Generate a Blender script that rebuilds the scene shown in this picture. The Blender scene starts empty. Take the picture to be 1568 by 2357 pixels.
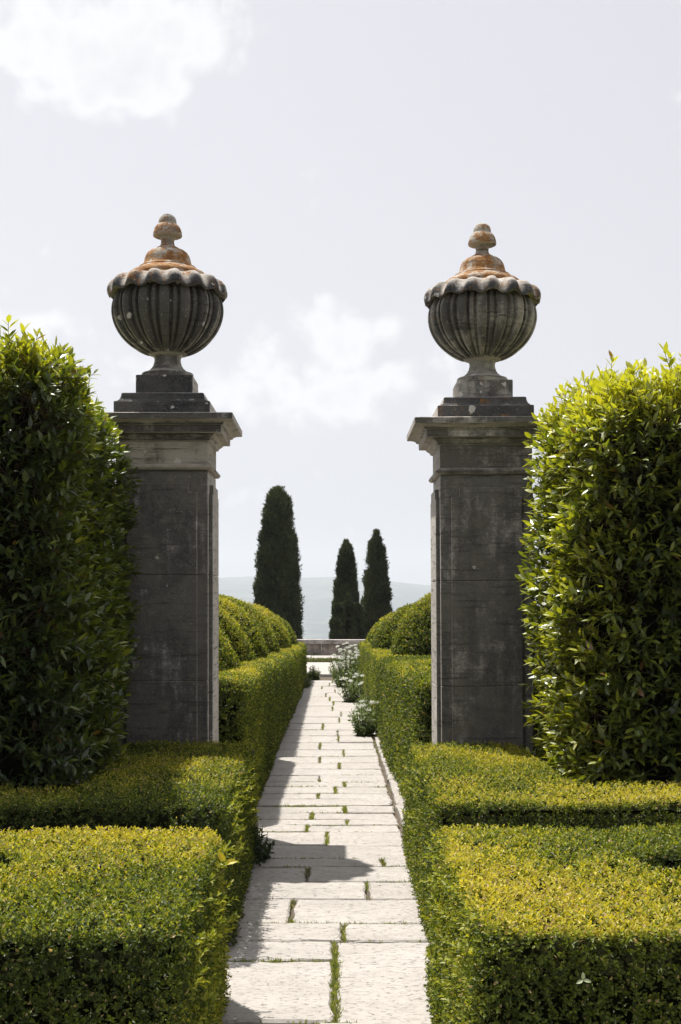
import bpy, math, numpy as np
from mathutils import Matrix, Vector

# ------------------------------------------------------------------ camera, sky, sun, exposure
SC = bpy.context.scene
COL = SC.collection
CAM_H = 1.70
F_PX, VPX, HZY = 3040.0, 764.0, 1390.0        # focal length / vanishing point, in pixels of a 1568 x 2357 view of the photo
cam = bpy.data.cameras.new('camera'); cam_o = bpy.data.objects.new('camera', cam); COL.objects.link(cam_o)
cam_o.location = (0, 0, CAM_H); cam_o.rotation_euler = (math.radians(90), 0, 0)
cam.sensor_fit = 'VERTICAL'; cam.sensor_height = 36.0; cam.lens = F_PX / 2357 * 36.0
cam.shift_y = (HZY - 1178.5) / 2357; cam.shift_x = (784 - VPX) / 2357
cam.clip_start = 0.05; cam.clip_end = 60000
SC.camera = cam_o

SUN_TO = Vector((-0.262, 0.34, 1.0)).normalized()          # towards the sun
SUN_EL = math.asin(SUN_TO.z); SUN_AZ = math.atan2(SUN_TO.x, SUN_TO.y)
sun = bpy.data.lights.new('sun', 'SUN'); sun.energy = 5.0; sun.angle = math.radians(0.53); sun.color = (1.0, 0.957, 0.895)
sun_o = bpy.data.objects.new('sun', sun); COL.objects.link(sun_o)
sun_o.rotation_euler = SUN_TO.to_track_quat('Z', 'Y').to_euler()
sun_o.location = (-20, 22, 60)

W = bpy.data.worlds.new('World'); SC.world = W; W.use_nodes = True
SKY_STRENGTH = 0.080

def build_world():
    nt = W.node_tree; nt.nodes.clear(); L = nt.links.new
    def n(t, **k):
        x = nt.nodes.new(t)
        for a, b in k.items(): setattr(x, a, b)
        return x
    def math_(op, a, b=None, clamp=False):
        m = n('ShaderNodeMath', operation=op, use_clamp=clamp)
        for i, v in enumerate((a, b)):
            if v is None: continue
            if isinstance(v, (int, float)): m.inputs[i].default_value = v
            else: L(v, m.inputs[i])
        return m.outputs[0]
    out = n('ShaderNodeOutputWorld'); bg = n('ShaderNodeBackground'); L(bg.outputs[0], out.inputs[0])
    bg.inputs[1].default_value = SKY_STRENGTH
    sky = n('ShaderNodeTexSky', sky_type='NISHITA'); sky.sun_disc = False
    sky.sun_elevation = SUN_EL; sky.sun_rotation = SUN_AZ; sky.altitude = 300
    sky.air_density = 1.0; sky.dust_density = 4.0; sky.ozone_density = 1.0
    # thin high haze veil: the sky is almost without colour
    hs = n('ShaderNodeHueSaturation'); hs.inputs['Saturation'].default_value = 0.16; L(sky.outputs[0], hs.inputs['Color'])
    veil = n('ShaderNodeMix', data_type='RGBA'); veil.inputs['Factor'].default_value = 0.33
    L(hs.outputs[0], veil.inputs['A']); veil.inputs['B'].default_value = (9.6, 9.5, 10.5, 1)
    # clouds, laid out by direction
    tc = n('ShaderNodeTexCoord'); d = tc.outputs['Generated']
    wn = n('ShaderNodeTexNoise'); wn.inputs['Scale'].default_value = 7; wn.inputs['Detail'].default_value = 3; L(d, wn.inputs['Vector'])
    sub = n('ShaderNodeVectorMath', operation='SUBTRACT'); L(wn.outputs['Color'], sub.inputs[0]); sub.inputs[1].default_value = (.5, .5, .5)
    sc_ = n('ShaderNodeVectorMath', operation='SCALE'); L(sub.outputs[0], sc_.inputs[0]); sc_.inputs['Scale'].default_value = 0.06
    ad = n('ShaderNodeVectorMath', operation='ADD'); L(d, ad.inputs[0]); L(sc_.outputs[0], ad.inputs[1])
    dist = ad.outputs[0]
    def blob(px, py, rx, ry, amp=1.0, az=None, el=None):
        if az is None: v = Vector(((px - VPX) / F_PX, 1, (HZY - py) / F_PX)).normalized()
        else: v = Vector((math.sin(az) * math.cos(el), math.cos(az) * math.cos(el), math.sin(el)))
        s = n('ShaderNodeVectorMath', operation='SUBTRACT'); L(dist, s.inputs[0]); s.inputs[1].default_value = v
        m = n('ShaderNodeVectorMath', operation='MULTIPLY'); L(s.outputs[0], m.inputs[0])
        kx, kz = F_PX / rx, F_PX / ry; m.inputs[1].default_value = (kx, kx, kz)
        le = n('ShaderNodeVectorMath', operation='LENGTH'); L(m.outputs[0], le.inputs[0])
        r = math_('SUBTRACT', 1.0, le.outputs['Value'], True)
        return math_('MULTIPLY', r, amp)
    blobs = [blob(270, 110, 380, 235), blob(150, 40, 300, 170, .7), blob(300, 220, 200, 130, .5),
             blob(795, 810, 210, 140, .85), blob(620, 890, 380, 160, .85), blob(870, 910, 320, 130, .8),
             blob(740, 920, 480, 150, .78), blob(80, 745, 190, 70, .6), blob(640, 1150, 380, 130, .35), blob(800, 960, 330, 70, .45)]
    for k, (az, el) in enumerate([(-.9, .35), (-1.5, .5), (.8, .5), (1.3, .3), (2.1, .45), (2.9, .3), (-2.3, .4), (.5, .9), (-.6, 1.0), (2.4, .9), (-2.8, .8)]):
        blobs.append(blob(0, 0, 480 + 90 * (k % 3), 230, .9, az, el))
    acc = blobs[0]
    for b in blobs[1:]: acc = math_('MAXIMUM', acc, b)
    fn = n('ShaderNodeTexNoise'); fn.inputs['Scale'].default_value = 16; fn.inputs['Detail'].default_value = 12; fn.inputs['Roughness'].default_value = .58
    L(dist, fn.inputs['Vector'])
    nz = math_('SUBTRACT', fn.outputs['Fac'], 0.5)
    def vor(scale, amp):
        v = n('ShaderNodeTexVoronoi', feature='F1'); v.inputs['Scale'].default_value = scale; L(dist2, v.inputs['Vector'])
        return math_('MULTIPLY', math_('SUBTRACT', .42, v.outputs['Distance']), amp)
    f2 = n('ShaderNodeVectorMath', operation='SCALE'); L(fn.outputs['Color'], f2.inputs[0]); f2.inputs['Scale'].default_value = .035
    a2 = n('ShaderNodeVectorMath', operation='ADD'); L(d, a2.inputs[0]); L(f2.outputs[0], a2.inputs[1]); dist2 = a2.outputs[0]
    puff = math_('ADD', vor(26, .38), vor(60, .30))
    dens = math_('ADD', acc, math_('ADD', math_('MULTIPLY', nz, 1.5), puff))
    mr = n('ShaderNodeMapRange', interpolation_type='SMOOTHSTEP'); L(dens, mr.inputs['Value'])
    mr.inputs['From Min'].default_value = .20; mr.inputs['From Max'].default_value = .62
    # cloud tone: brighter rims, greyer cores
    core = n('ShaderNodeMapRange', interpolation_type='SMOOTHSTEP'); L(dens, core.inputs['Value'])
    core.inputs['From Min'].default_value = .50; core.inputs['From Max'].default_value = 1.05
    ct = n('ShaderNodeMix', data_type='RGBA'); L(core.outputs[0], ct.inputs['Factor'])
    ct.inputs['A'].default_value = (8.7, 8.7, 8.7, 1); ct.inputs['B'].default_value = (7.5, 7.5, 7.65, 1)
    cm = n('ShaderNodeMix', data_type='RGBA'); L(math_('MULTIPLY', mr.outputs[0], .85), cm.inputs['Factor'])
    L(veil.outputs['Result'], cm.inputs['A']); L(ct.outputs['Result'], cm.inputs['B'])
    L(cm.outputs['Result'], bg.inputs[0])
build_world()

SC.view_settings.view_transform = 'Standard'; SC.view_settings.look = 'None'
SC.view_settings.gamma = 1.0; SC.view_settings.exposure = 0.52; SC.view_settings.use_curve_mapping = False
SC.render.engine = 'CYCLES'
SC.cycles.use_denoising = True
SC.cycles.max_bounces = 8; SC.cycles.transparent_max_bounces = 4
SC.cycles.diffuse_bounces = 4; SC.cycles.transmission_bounces = 5; SC.cycles.volume_bounces = 3

# ------------------------------------------------------------------ helpers
RNG = np.random.default_rng(11)
UP = np.array([0, 0, 1.0])

def unit(v): return v / np.maximum(np.linalg.norm(v, axis=-1, keepdims=True), 1e-9)

_WAVES = {}
def wob(P, scale, seed=0, n=10):
    """smooth pseudo noise in about -1..1"""
    key = (seed, n)
    if key not in _WAVES:
        r = np.random.default_rng(seed + 991); _WAVES[key] = (unit(r.normal(size=(n, 3))) * r.uniform(.5, 1.6, (n, 1)), r.uniform(0, 6.28, n))
    K, ph = _WAVES[key]
    return np.sin(P @ (K.T * scale) + ph).sum(1) / math.sqrt(n) * 0.8

def link(name, me, mat=None, parent=None):
    o = bpy.data.objects.new(name, me); COL.objects.link(o)
    if mat is not None and me is not None and not me.materials: me.materials.append(mat)
    if parent is not None: o.parent = parent
    return o

def tag(o, label=None, cat=None, group=None, kind=None):
    if label: o['label'] = label
    if cat: o['category'] = cat
    if group: o['group'] = group
    if kind: o['kind'] = kind
    return o

def empty(name, loc, label, cat, group=None):
    o = bpy.data.objects.new(name, None); COL.objects.link(o); o.location = loc; o.empty_display_size = .1
    return tag(o, label, cat, group)

def tri_mesh(name, V, T, col=None, smooth=False):
    V = np.ascontiguousarray(V, np.float32); T = np.ascontiguousarray(T, np.int32)
    me = bpy.data.meshes.new(name)
    me.vertices.add(len(V)); me.vertices.foreach_set('co', V.ravel())
    me.loops.add(T.size); me.loops.foreach_set('vertex_index', T.ravel())
    me.polygons.add(len(T)); me.polygons.foreach_set('loop_start', np.arange(0, T.size, 3, dtype=np.int32))
    me.polygons.foreach_set('use_smooth', np.full(len(T), smooth, bool))
    me.update(calc_edges=True)
    if col is not None:
        a = me.color_attributes.new('tint', 'FLOAT_COLOR', 'POINT')
        c = np.ones((len(V), 4), np.float32); c[:, :3] = col; a.data.foreach_set('color', c.ravel())
    return me

def poly_mesh(name, V, F, smooth=False):
    me = bpy.data.meshes.new(name); me.from_pydata([tuple(v) for v in V], [], [tuple(f) for f in F])
    if smooth: me.polygons.foreach_set('use_smooth', np.ones(len(F), bool))
    me.update(); return me

# ---- materials
def new_mat(name):
    m = bpy.data.materials.new(name); m.use_nodes = True; m.node_tree.nodes.clear(); return m

class NB:
    """small node builder"""
    def __init__(s, m): s.nt = m.node_tree; s.L = s.nt.links.new
    def n(s, t, **k):
        x = s.nt.nodes.new(t)
        for a, b in k.items(): setattr(x, a, b)
        return x
    def put(s, sock, v):
        if v is None: return
        if isinstance(v, bpy.types.NodeSocket): s.L(v, sock)
        elif isinstance(v, (tuple, list)) and len(v) == 3 and sock.type == 'RGBA': sock.default_value = (*v, 1)
        else: sock.default_value = v
    def math(s, op, a, b=None, clamp=False):
        m = s.n('ShaderNodeMath', operation=op, use_clamp=clamp); s.put(m.inputs[0], a)
        if b is not None: s.put(m.inputs[1], b)
        return m.outputs[0]
    def mix(s, f, a, b, blend='MIX'):
        m = s.n('ShaderNodeMix', data_type='RGBA', blend_type=blend); s.put(m.inputs['Factor'], f); s.put(m.inputs['A'], a); s.put(m.inputs['B'], b)
        return m.outputs['Result']
    def ramp(s, v, lo, hi, a=0.0, b=1.0, smooth=True):
        m = s.n('ShaderNodeMapRange', interpolation_type='SMOOTHSTEP' if smooth else 'LINEAR'); s.put(m.inputs['Value'], v)
        m.inputs['From Min'].default_value = lo; m.inputs['From Max'].default_value = hi
        m.inputs['To Min'].default_value = a; m.inputs['To Max'].default_value = b
        return m.outputs[0]
    def pos(s, scale=(1, 1, 1), off=(0, 0, 0)):
        g = s.n('ShaderNodeNewGeometry'); m = s.n('ShaderNodeMapping'); s.L(g.outputs['Position'], m.inputs[0])
        m.inputs['Scale'].default_value = scale; m.inputs['Location'].default_value = off
        return m.outputs[0]
    def normal(s):
        g = s.n('ShaderNodeNewGeometry'); x = s.n('ShaderNodeSeparateXYZ'); s.L(g.outputs['Normal'], x.inputs[0]); return x.outputs
    def xyz(s):
        g = s.n('ShaderNodeNewGeometry'); x = s.n('ShaderNodeSeparateXYZ'); s.L(g.outputs['Position'], x.inputs[0]); return x.outputs
    def noise(s, vec, scale, detail=4, rough=.55, out='Fac'):
        m = s.n('ShaderNodeTexNoise'); s.L(vec, m.inputs['Vector']); m.inputs['Scale'].default_value = scale
        m.inputs['Detail'].default_value = detail; m.inputs['Roughness'].default_value = rough
        return m.outputs[out]
    def voro(s, vec, scale, out='Distance', feature='F1', rnd=1.0):
        m = s.n('ShaderNodeTexVoronoi', feature=feature); s.L(vec, m.inputs['Vector']); m.inputs['Scale'].default_value = scale
        m.inputs['Randomness'].default_value = rnd
        return m.outputs[out]
    def bump(s, h, strength, dist, prev=None):
        b = s.n('ShaderNodeBump'); s.put(b.inputs['Height'], h); b.inputs['Strength'].default_value = strength; b.inputs['Distance'].default_value = dist
        if prev is not None: s.L(prev, b.inputs['Normal'])
        return b.outputs[0]
    def finish(s, color, rough=.85, nrm=None, spec=.3):
        p = s.n('ShaderNodeBsdfPrincipled'); o = s.n('ShaderNodeOutputMaterial'); s.put(p.inputs['Base Color'], color); s.put(p.inputs['Roughness'], rough)
        p.inputs['Specular IOR Level'].default_value = spec
        if nrm is not None: s.L(nrm, p.inputs['Normal'])
        s.L(p.outputs[0], o.inputs[0]); return p

def leaf_mat(name, rough=.42, trans=.38, tcol=(1.25, 1.3, .45), spec=.45):
    m = new_mat(name); b = NB(m)
    a = b.n('ShaderNodeAttribute', attribute_name='tint')
    p = b.n('ShaderNodeBsdfPrincipled'); b.L(a.outputs['Color'], p.inputs['Base Color'])
    p.inputs['Roughness'].default_value = rough; p.inputs['Specular IOR Level'].default_value = spec
    t = b.n('ShaderNodeBsdfTranslucent'); b.L(b.mix(1.0, a.outputs['Color'], tcol, 'MULTIPLY'), t.inputs['Color'])
    x = b.n('ShaderNodeMixShader'); x.inputs[0].default_value = trans; b.L(p.outputs[0], x.inputs[1]); b.L(t.outputs[0], x.inputs[2])
    o = b.n('ShaderNodeOutputMaterial'); b.L(x.outputs[0], o.inputs[0]); return m

def plain_mat(name, col, col2=None, scale=20, rough=.9, bump=.4, spec=.2):
    m = new_mat(name); b = NB(m); v = b.pos()
    nz = b.noise(v, scale, 5); c = b.mix(b.ramp(nz, .3, .7), col, col2 or col)
    b.finish(c, rough, b.bump(nz, bump, .02), spec); return m

def stone_mat(name, stain=.8, pale=(.62, .58, .53), dark=(.062, .060, .057), orange=0.0, spots=.5, seed=0.0, crust_up=0.0, side=.0):
    """weathered travertine: pale stone, black crust, white and orange lichen"""
    m = new_mat(name); b = NB(m); off = (seed * 3.7, seed * 1.3, seed * 2.1)
    v = b.pos(off=off); bed = b.pos((2.2, 2.2, 26), off)
    big = b.noise(v, 2.4, 6, .62); mid = b.noise(v, 7, 6, .65); fine = b.noise(v, 48, 5, .7); strk = b.noise(bed, 1.6, 6, .7)
    drip = b.noise(b.pos((9, 9, .9), off), 1.0, 5, .6)
    nx, ny, nz = b.normal()
    base = b.mix(b.ramp(big, .35, .65), pale, tuple(c * .78 for c in pale))
    base = b.mix(b.math('MULTIPLY', b.ramp(strk, .46, .68), .6), base, tuple(c * .45 for c in pale))
    base = b.mix(b.math('MULTIPLY', b.ramp(mid, .45, .7), .35), base, (pale[0] * .8, pale[1] * .72, pale[2] * .58))
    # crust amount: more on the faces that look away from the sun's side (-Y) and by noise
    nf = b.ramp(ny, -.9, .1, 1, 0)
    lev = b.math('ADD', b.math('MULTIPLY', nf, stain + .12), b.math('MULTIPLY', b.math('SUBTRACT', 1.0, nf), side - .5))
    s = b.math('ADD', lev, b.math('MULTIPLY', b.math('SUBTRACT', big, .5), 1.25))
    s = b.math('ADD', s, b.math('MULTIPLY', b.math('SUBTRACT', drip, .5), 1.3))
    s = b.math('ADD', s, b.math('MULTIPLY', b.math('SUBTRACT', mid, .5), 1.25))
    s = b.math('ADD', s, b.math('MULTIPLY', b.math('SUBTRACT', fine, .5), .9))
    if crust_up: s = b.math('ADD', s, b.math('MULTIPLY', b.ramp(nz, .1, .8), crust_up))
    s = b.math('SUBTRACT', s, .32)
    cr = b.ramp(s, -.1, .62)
    dk = b.mix(b.ramp(fine, .40, .70), dark, tuple(c * 1.8 for c in dark))
    dk = b.mix(b.math('MULTIPLY', b.ramp(big, .42, .62), .6), dk, (dark[0] * 2.3, dark[1] * 2.25, dark[2] * 2.1))
    dk = b.mix(b.math('MULTIPLY', b.ramp(mid, .5, .75), .7), dk, (dark[0] * 2.6, dark[1] * 2.5, dark[2] * 2.1))
    col = b.mix(cr, base, dk)
    # pits
    pit = b.ramp(b.voro(b.pos((1, 1, 2.2), off), 34), .03, .16, 1, 0)
    pm = b.math('MULTIPLY', pit, b.ramp(b.noise(bed, 2.5, 3), .52, .6))
    col = b.mix(b.math('MULTIPLY', pm, .85), col, (.018, .017, .015))
    # pale flecks
    fl = b.math('MULTIPLY', b.ramp(b.voro(v, 48), .10, .24, 1, 0), b.ramp(b.noise(v, 9, 3), .48, .58))
    col = b.mix(b.math('MULTIPLY', fl, .55), col, (.42, .41, .37))
    # round white lichen
    if spots > 0:
        vw = b.n('ShaderNodeVectorMath', operation='ADD'); b.L(v, vw.inputs[0])
        sv = b.n('ShaderNodeVectorMath', operation='SCALE'); b.L(b.noise(v, 30, 3, .6, 'Color'), sv.inputs[0]); sv.inputs['Scale'].default_value = .03; b.L(sv.outputs[0], vw.inputs[1])
        vd = b.n('ShaderNodeTexVoronoi'); b.L(vw.outputs[0], vd.inputs['Vector']); vd.inputs['Scale'].default_value = 13
        sx = b.n('ShaderNodeSeparateColor'); b.L(vd.outputs['Color'], sx.inputs[0])
        rad = b.ramp(sx.outputs[0], 1 - spots * .55, 1.0, .04, .36, False)
        sp = b.math('GREATER_THAN', rad, vd.outputs['Distance'])
        col = b.mix(b.math('MULTIPLY', sp, .9), col, b.mix(fine, (.50, .49, .45), (.68, .67, .62)))
    if orange > 0:
        on = b.math('ADD', b.math('MULTIPLY', b.noise(v, 11, 7, .72), .7), b.math('MULTIPLY', fine, .3))
        om = b.ramp(on, .66 - orange * .30, .76 - orange * .30)
        om = b.math('MULTIPLY', om, b.ramp(nz, -.55, -.05))
        oc = b.mix(b.ramp(b.noise(v, 22, 4), .35, .65), (.36, .165, .035), (.22, .09, .02))
        oc = b.mix(b.ramp(fine, .55, .72), oc, (.50, .38, .22))
        col = b.mix(b.math('MULTIPLY', om, .93), col, oc)
    h = b.math('ADD', b.math('MULTIPLY', fine, .5), b.math('MULTIPLY', mid, .5))
    h = b.math('ADD', b.math('SUBTRACT', h, b.math('MULTIPLY', pm, .8)), b.math('MULTIPLY', strk, .35))
    col = b.mix(b.math('MULTIPLY', b.ramp(strk, .54, .66), .55), col, tuple(c * .5 for c in dark))
    b.finish(col, .9, b.bump(h, .9, .016), .2); return m

def paving_mat():
    m = new_mat('paving_travertine'); b = NB(m)
    oi = b.n('ShaderNodeObjectInfo'); rnd = oi.outputs['Random']
    g = b.n('ShaderNodeNewGeometry'); cx = b.n('ShaderNodeCombineXYZ'); b.L(b.math('MULTIPLY', rnd, 37.0), cx.inputs[2]); b.L(b.math('MULTIPLY', rnd, 11.0), cx.inputs[0])
    va = b.n('ShaderNodeVectorMath', operation='ADD'); b.L(g.outputs['Position'], va.inputs[0]); b.L(cx.outputs[0], va.inputs[1])
    def mp(sc):
        q = b.n('ShaderNodeMapping'); b.L(va.outputs[0], q.inputs[0]); q.inputs['Scale'].default_value = sc; return q.outputs[0]
    strk = b.noise(mp((6, 11, 5)), 2.4, 8, .72); big = b.noise(mp((1, 1.6, 1)), 2.2, 4); fine = b.noise(mp((20, 34, 20)), 2.6, 6, .7)
    pitn = b.noise(mp((11, 20, 9)), 2.6, 6, .78)
    col = b.mix(b.ramp(big, .3, .7), (.465, .435, .40), (.38, .355, .325))
    col = b.mix(b.math('MULTIPLY', rnd, .65), col, (.40, .37, .335))
    col = b.mix(b.math('MULTIPLY', b.ramp(strk, .44, .68), .5), col, (.27, .245, .22))
    col = b.mix(b.math('MULTIPLY', b.ramp(fine, .52, .7), .35), col, (.54, .505, .465))
    pit = b.ramp(pitn, .56, .66)
    col = b.mix(b.math('MULTIPLY', pit, .8), col, (.10, .085, .07))
    brn = b.ramp(b.noise(mp((3, 6, 3)), 3.0, 6, .7), .66, .74); col = b.mix(b.math('MULTIPLY', brn, .45), col, (.30, .22, .14))
    h = b.math('SUBTRACT', b.math('ADD', b.math('MULTIPLY', strk, .6), b.math('MULTIPLY', fine, .3)), b.math('MULTIPLY', pit, .6))
    b.finish(col, .85, b.bump(h, .6, .012), .2); return m

# ---- leaves
def leaf_verts(P, D, Nn, Lg, Wd, detail=False, curl=.12, fold=.18):
    """leaves with base P, direction D, upper side Nn; returns V,T"""
    D = unit(D); Nn = unit(Nn - (Nn * D).sum(1, keepdims=True) * D); S = np.cross(D, Nn)
    n = len(P); l = Lg[:, None]; w = Wd[:, None]
    if not detail:
        tip = P + D * l - Nn * (l * curl); lf = P + D * l * .48 + S * w * .5 + Nn * (w * fold); rt = P + D * l * .48 - S * w * .5 + Nn * (w * fold)
        V = np.stack([P, rt, tip, lf], 1).reshape(-1, 3)
        T = (np.arange(n)[:, None, None] * 4 + np.array([[0, 1, 2], [0, 2, 3]])[None]).reshape(-1, 3)
        return V, T, 4
    def pt(t, s, f): return P + D * (l * t) + S * (w * s) + Nn * (w * f - l * curl * t * t)
    V = np.stack([pt(0, 0, 0), pt(.33, 0, 0), pt(.70, 0, 0), pt(1, 0, 0), pt(.30, .46, fold), pt(.66, .42, fold), pt(.30, -.46, fold), pt(.66, -.42, fold)], 1).reshape(-1, 3)
    T0 = np.array([[0, 1, 4], [0, 6, 1], [1, 2, 5], [1, 5, 4], [1, 6, 7], [1, 7, 2], [2, 3, 5], [2, 7, 3]])
    T = (np.arange(n)[:, None, None] * 8 + T0[None]).reshape(-1, 3)
    return V, T, 8

GA = 2.39996
def sprigs(P, G, K, length, leaf_l, leaf_w, spread=(35, 75), detail=False, rng=RNG, curl=.12, opposite=False, jit=.25):
    """K leaves round a shoot at each P growing along G. Returns leaf arrays (P,D,N,L,W,t)"""
    n = len(P); G = unit(G)
    a = unit(np.cross(G, np.where(np.abs(G[:, 2:3]) > .9, np.array([[1., 0, 0]]), UP[None]))); c = np.cross(G, a)
    ph = rng.uniform(0, 6.28, n); out = []
    for k in range(K):
        t = (k + .3) / K
        an = ph + (k * GA if not opposite else (k // 2) * 1.571 + (k % 2) * math.pi) + rng.normal(0, jit, n)
        R = np.cos(an)[:, None] * a + np.sin(an)[:, None] * c
        th = np.radians(spread[1] + (spread[0] - spread[1]) * t + rng.normal(0, 9, n))[:, None]
        D = G * np.cos(th) + R * np.sin(th); Nn = G * np.sin(th) - R * np.cos(th)
        Nn = Nn + rng.normal(0, .22, Nn.shape)
        ln = leaf_l * rng.uniform(.65, 1.15, n) * (1 - .25 * max(0, t - .7) / .3)
        out.append((P + G * (length * t), D, Nn, ln, ln * leaf_w / leaf_l * rng.uniform(.85, 1.15, n), np.full(n, t)))
    return [np.concatenate([o[i] for o in out]) for i in range(6)]

def to_px(P):
    y = np.maximum(P[:, 1], .01)
    return VPX + P[:, 0] / y * F_PX, HZY - (P[:, 2] - CAM_H) / y * F_PX
def thin(P, N, rng, out_w=.22, back_w=.3):
    """keep every shoot the photograph can show, fewer where it cannot"""
    px, py = to_px(P)
    inn = (px > -260) & (px < 1830) & (py > -200) & (py < 2700) & (P[:, 1] > .5)
    c = np.array([0, 0, CAM_H]) - P; f = (N * c).sum(1) / np.linalg.norm(c, axis=1)
    w = np.where(inn, 1.0, out_w) * np.where(f < -.35, back_w, 1.0)
    k = rng.uniform(size=len(P)) < w
    return k

# ---- clipped hedges
def round_poly(pts, r=.12, n=6):
    out = []; m = len(pts)
    for i in range(m):
        p = Vector(pts[i][:2]); rr = pts[i][2] if len(pts[i]) > 2 else r
        a = (Vector(pts[i - 1][:2]) - p); b = (Vector(pts[(i + 1) % m][:2]) - p)
        k = min(rr, a.length * .45, b.length * .45); a.normalize(); b.normalize()
        s, e = p + a * k, p + b * k
        for j in range(n + 1):
            t = j / n; out.append(((1 - t) ** 2 * s + 2 * t * (1 - t) * p + t * t * e)[:])
    return np.array(out)
def inside(poly, q):
    x, y = q[:, 0], q[:, 1]; c = np.zeros(len(q), bool); a = poly; b = np.roll(poly, -1, 0)
    for (x0, y0), (x1, y1) in zip(a, b):
        if y0 == y1: continue
        k = ((y0 > y) != (y1 > y)) & (x < (x1 - x0) * (y - y0) / (y1 - y0) + x0); c ^= k
    return c
def edge_dist(poly, q):
    best = np.full(len(q), 1e9); nr = np.zeros((len(q), 2)); a = poly; b = np.roll(poly, -1, 0)
    for p0, p1 in zip(a, b):
        e = p1 - p0; L2 = (e * e).sum()
        if L2 < 1e-10: continue
        t = np.clip(((q - p0) @ e) / L2, 0, 1); d = q - (p0 + t[:, None] * e); dd = np.sqrt((d * d).sum(1)); k = dd < best
        best = np.where(k, dd, best); nrm = np.array([e[1], -e[0]]) / math.sqrt(L2); nr[k] = nrm
    return best, nr
def hedge_points(poly, ztop, dens, r, rng, batter=0., bump=.02, seed=1, zbot=0., side_k=1.45):
    a = poly; b = np.roll(poly, -1, 0); e = b - a; ln = np.sqrt((e * e).sum(1)); per = ln.sum()
    zt_mean = ztop(poly[:, 0], poly[:, 1]).mean()
    n = int(per * (zt_mean - zbot) * dens * side_k)
    i = rng.choice(len(a), n, p=ln / per); t = rng.uniform(size=n); q = a[i] + e[i] * t[:, None]
    nr = np.stack([e[i][:, 1], -e[i][:, 0]], 1) / ln[i][:, None]
    z1 = ztop(q[:, 0], q[:, 1]); z = zbot + (z1 - zbot) * rng.uniform(size=n)
    inset = np.zeros(n); up = np.zeros(n); k = z > z1 - r
    s = np.where(k, (z - (z1 - r)) / r, 0); inset = r * (1 - np.sqrt(np.maximum(0, 1 - s * s))); up = s
    off = batter * (1 - (z - zbot) / (z1 - zbot)) - inset
    Ps = np.column_stack([q + nr * off[:, None], z]); Ns = unit(np.column_stack([nr * np.sqrt(np.maximum(.02, 1 - up * up))[:, None], up]))
    lo, hi = poly.min(0), poly.max(0); n2 = int((hi - lo).prod() * dens)
    q = rng.uniform(lo, hi, (n2, 2)); q = q[inside(poly, q)]
    d, nr = edge_dist(poly, q); z1 = ztop(q[:, 0], q[:, 1]); s = np.clip(1 - d / r, 0, 1)
    z = z1 - r * (1 - np.sqrt(1 - s * s)) * .9
    Pt = np.column_stack([q, z]); Nt = unit(np.column_stack([nr * s[:, None] * .8, np.sqrt(1 - .64 * s * s)]))
    P = np.concatenate([Ps, Pt]); N = np.concatenate([Ns, Nt])
    P = P + N * (bump * (wob(P, 4.5, seed) + .6 * wob(P, 13, seed + 1)))[:, None]
    return P, N
def hedge_core(name, poly, ztop, inset, mat, parent, zbot=-.03, batter=0.):
    a = np.roll(poly, 1, 0); c = np.roll(poly, -1, 0); e = unit(c - a); nr = np.stack([e[:, 1], -e[:, 0]], 1)
    n = len(poly); q0 = poly + nr * (batter - inset); q1 = poly - nr * inset; q2 = poly - nr * (inset + .08); zt = ztop(poly[:, 0], poly[:, 1]) - inset
    V = np.concatenate([np.column_stack([q0, np.full(n, zbot)]), np.column_stack([q1, zt - .08]), np.column_stack([q2, zt])])
    F = []
    for j in range(2):
        for i in range(n): k = (i + 1) % n; F.append((j * n + i, j * n + k, (j + 1) * n + k, (j + 1) * n + i))
    F.append(tuple(range(2 * n, 3 * n)))
    return link(name, poly_mesh(name, V, F), mat, parent)

def mixcol(c0, c1, t): return np.asarray(c0)[None] * (1 - t[:, None]) + np.asarray(c1)[None] * t[:, None]

def box_leaves(P, N, rng, K=6, length=.035, ll=.021, lw=.0115, deep=.035, new=(.51, .45, .065), mid=(.21, .255, .03), old=(.040, .064, .014), tan=(.50, .38, .20), young=.5, grow_up=.55, top_bias=1.0, detail=False, seed=3, parent=None, mat=None, name='foliage'):
    P = P - N * rng.uniform(0, deep, len(P))[:, None] - N * (length * .55)
    G = N * .75 + UP * grow_up + rng.normal(0, .42, N.shape)
    Pl, D, Nn, Lg, Wd, t = sprigs(P, G, K, length, ll, lw, (30, 74), detail, rng, opposite=True)
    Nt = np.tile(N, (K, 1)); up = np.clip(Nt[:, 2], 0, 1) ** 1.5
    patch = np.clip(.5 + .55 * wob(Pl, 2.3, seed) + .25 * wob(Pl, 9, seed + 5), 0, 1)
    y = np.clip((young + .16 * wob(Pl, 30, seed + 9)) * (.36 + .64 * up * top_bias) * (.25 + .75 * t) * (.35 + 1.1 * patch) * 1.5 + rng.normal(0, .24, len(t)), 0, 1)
    y = y * (1 - .6 * np.clip(-Nt[:, 1] - .2, 0, 1))          # front side darkened: its lack of sun is painted into the leaf colour
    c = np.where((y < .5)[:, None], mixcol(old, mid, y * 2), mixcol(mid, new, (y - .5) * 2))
    c = c * rng.uniform(.75, 1.25, (len(c), 1))
    k = rng.uniform(size=len(c)) < .02 + .12 * up * patch; c[k] = np.asarray(tan) * rng.uniform(.6, 1.1, (k.sum(), 1))
    V, T, m = leaf_verts(Pl, D, Nn, Lg, Wd, detail)
    o = link(name, tri_mesh(name, V, T, np.repeat(c, m, 0)), mat, parent); o['kind'] = 'stuff'
    return (Pl, D, Nn, Lg, Wd, c)

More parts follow.
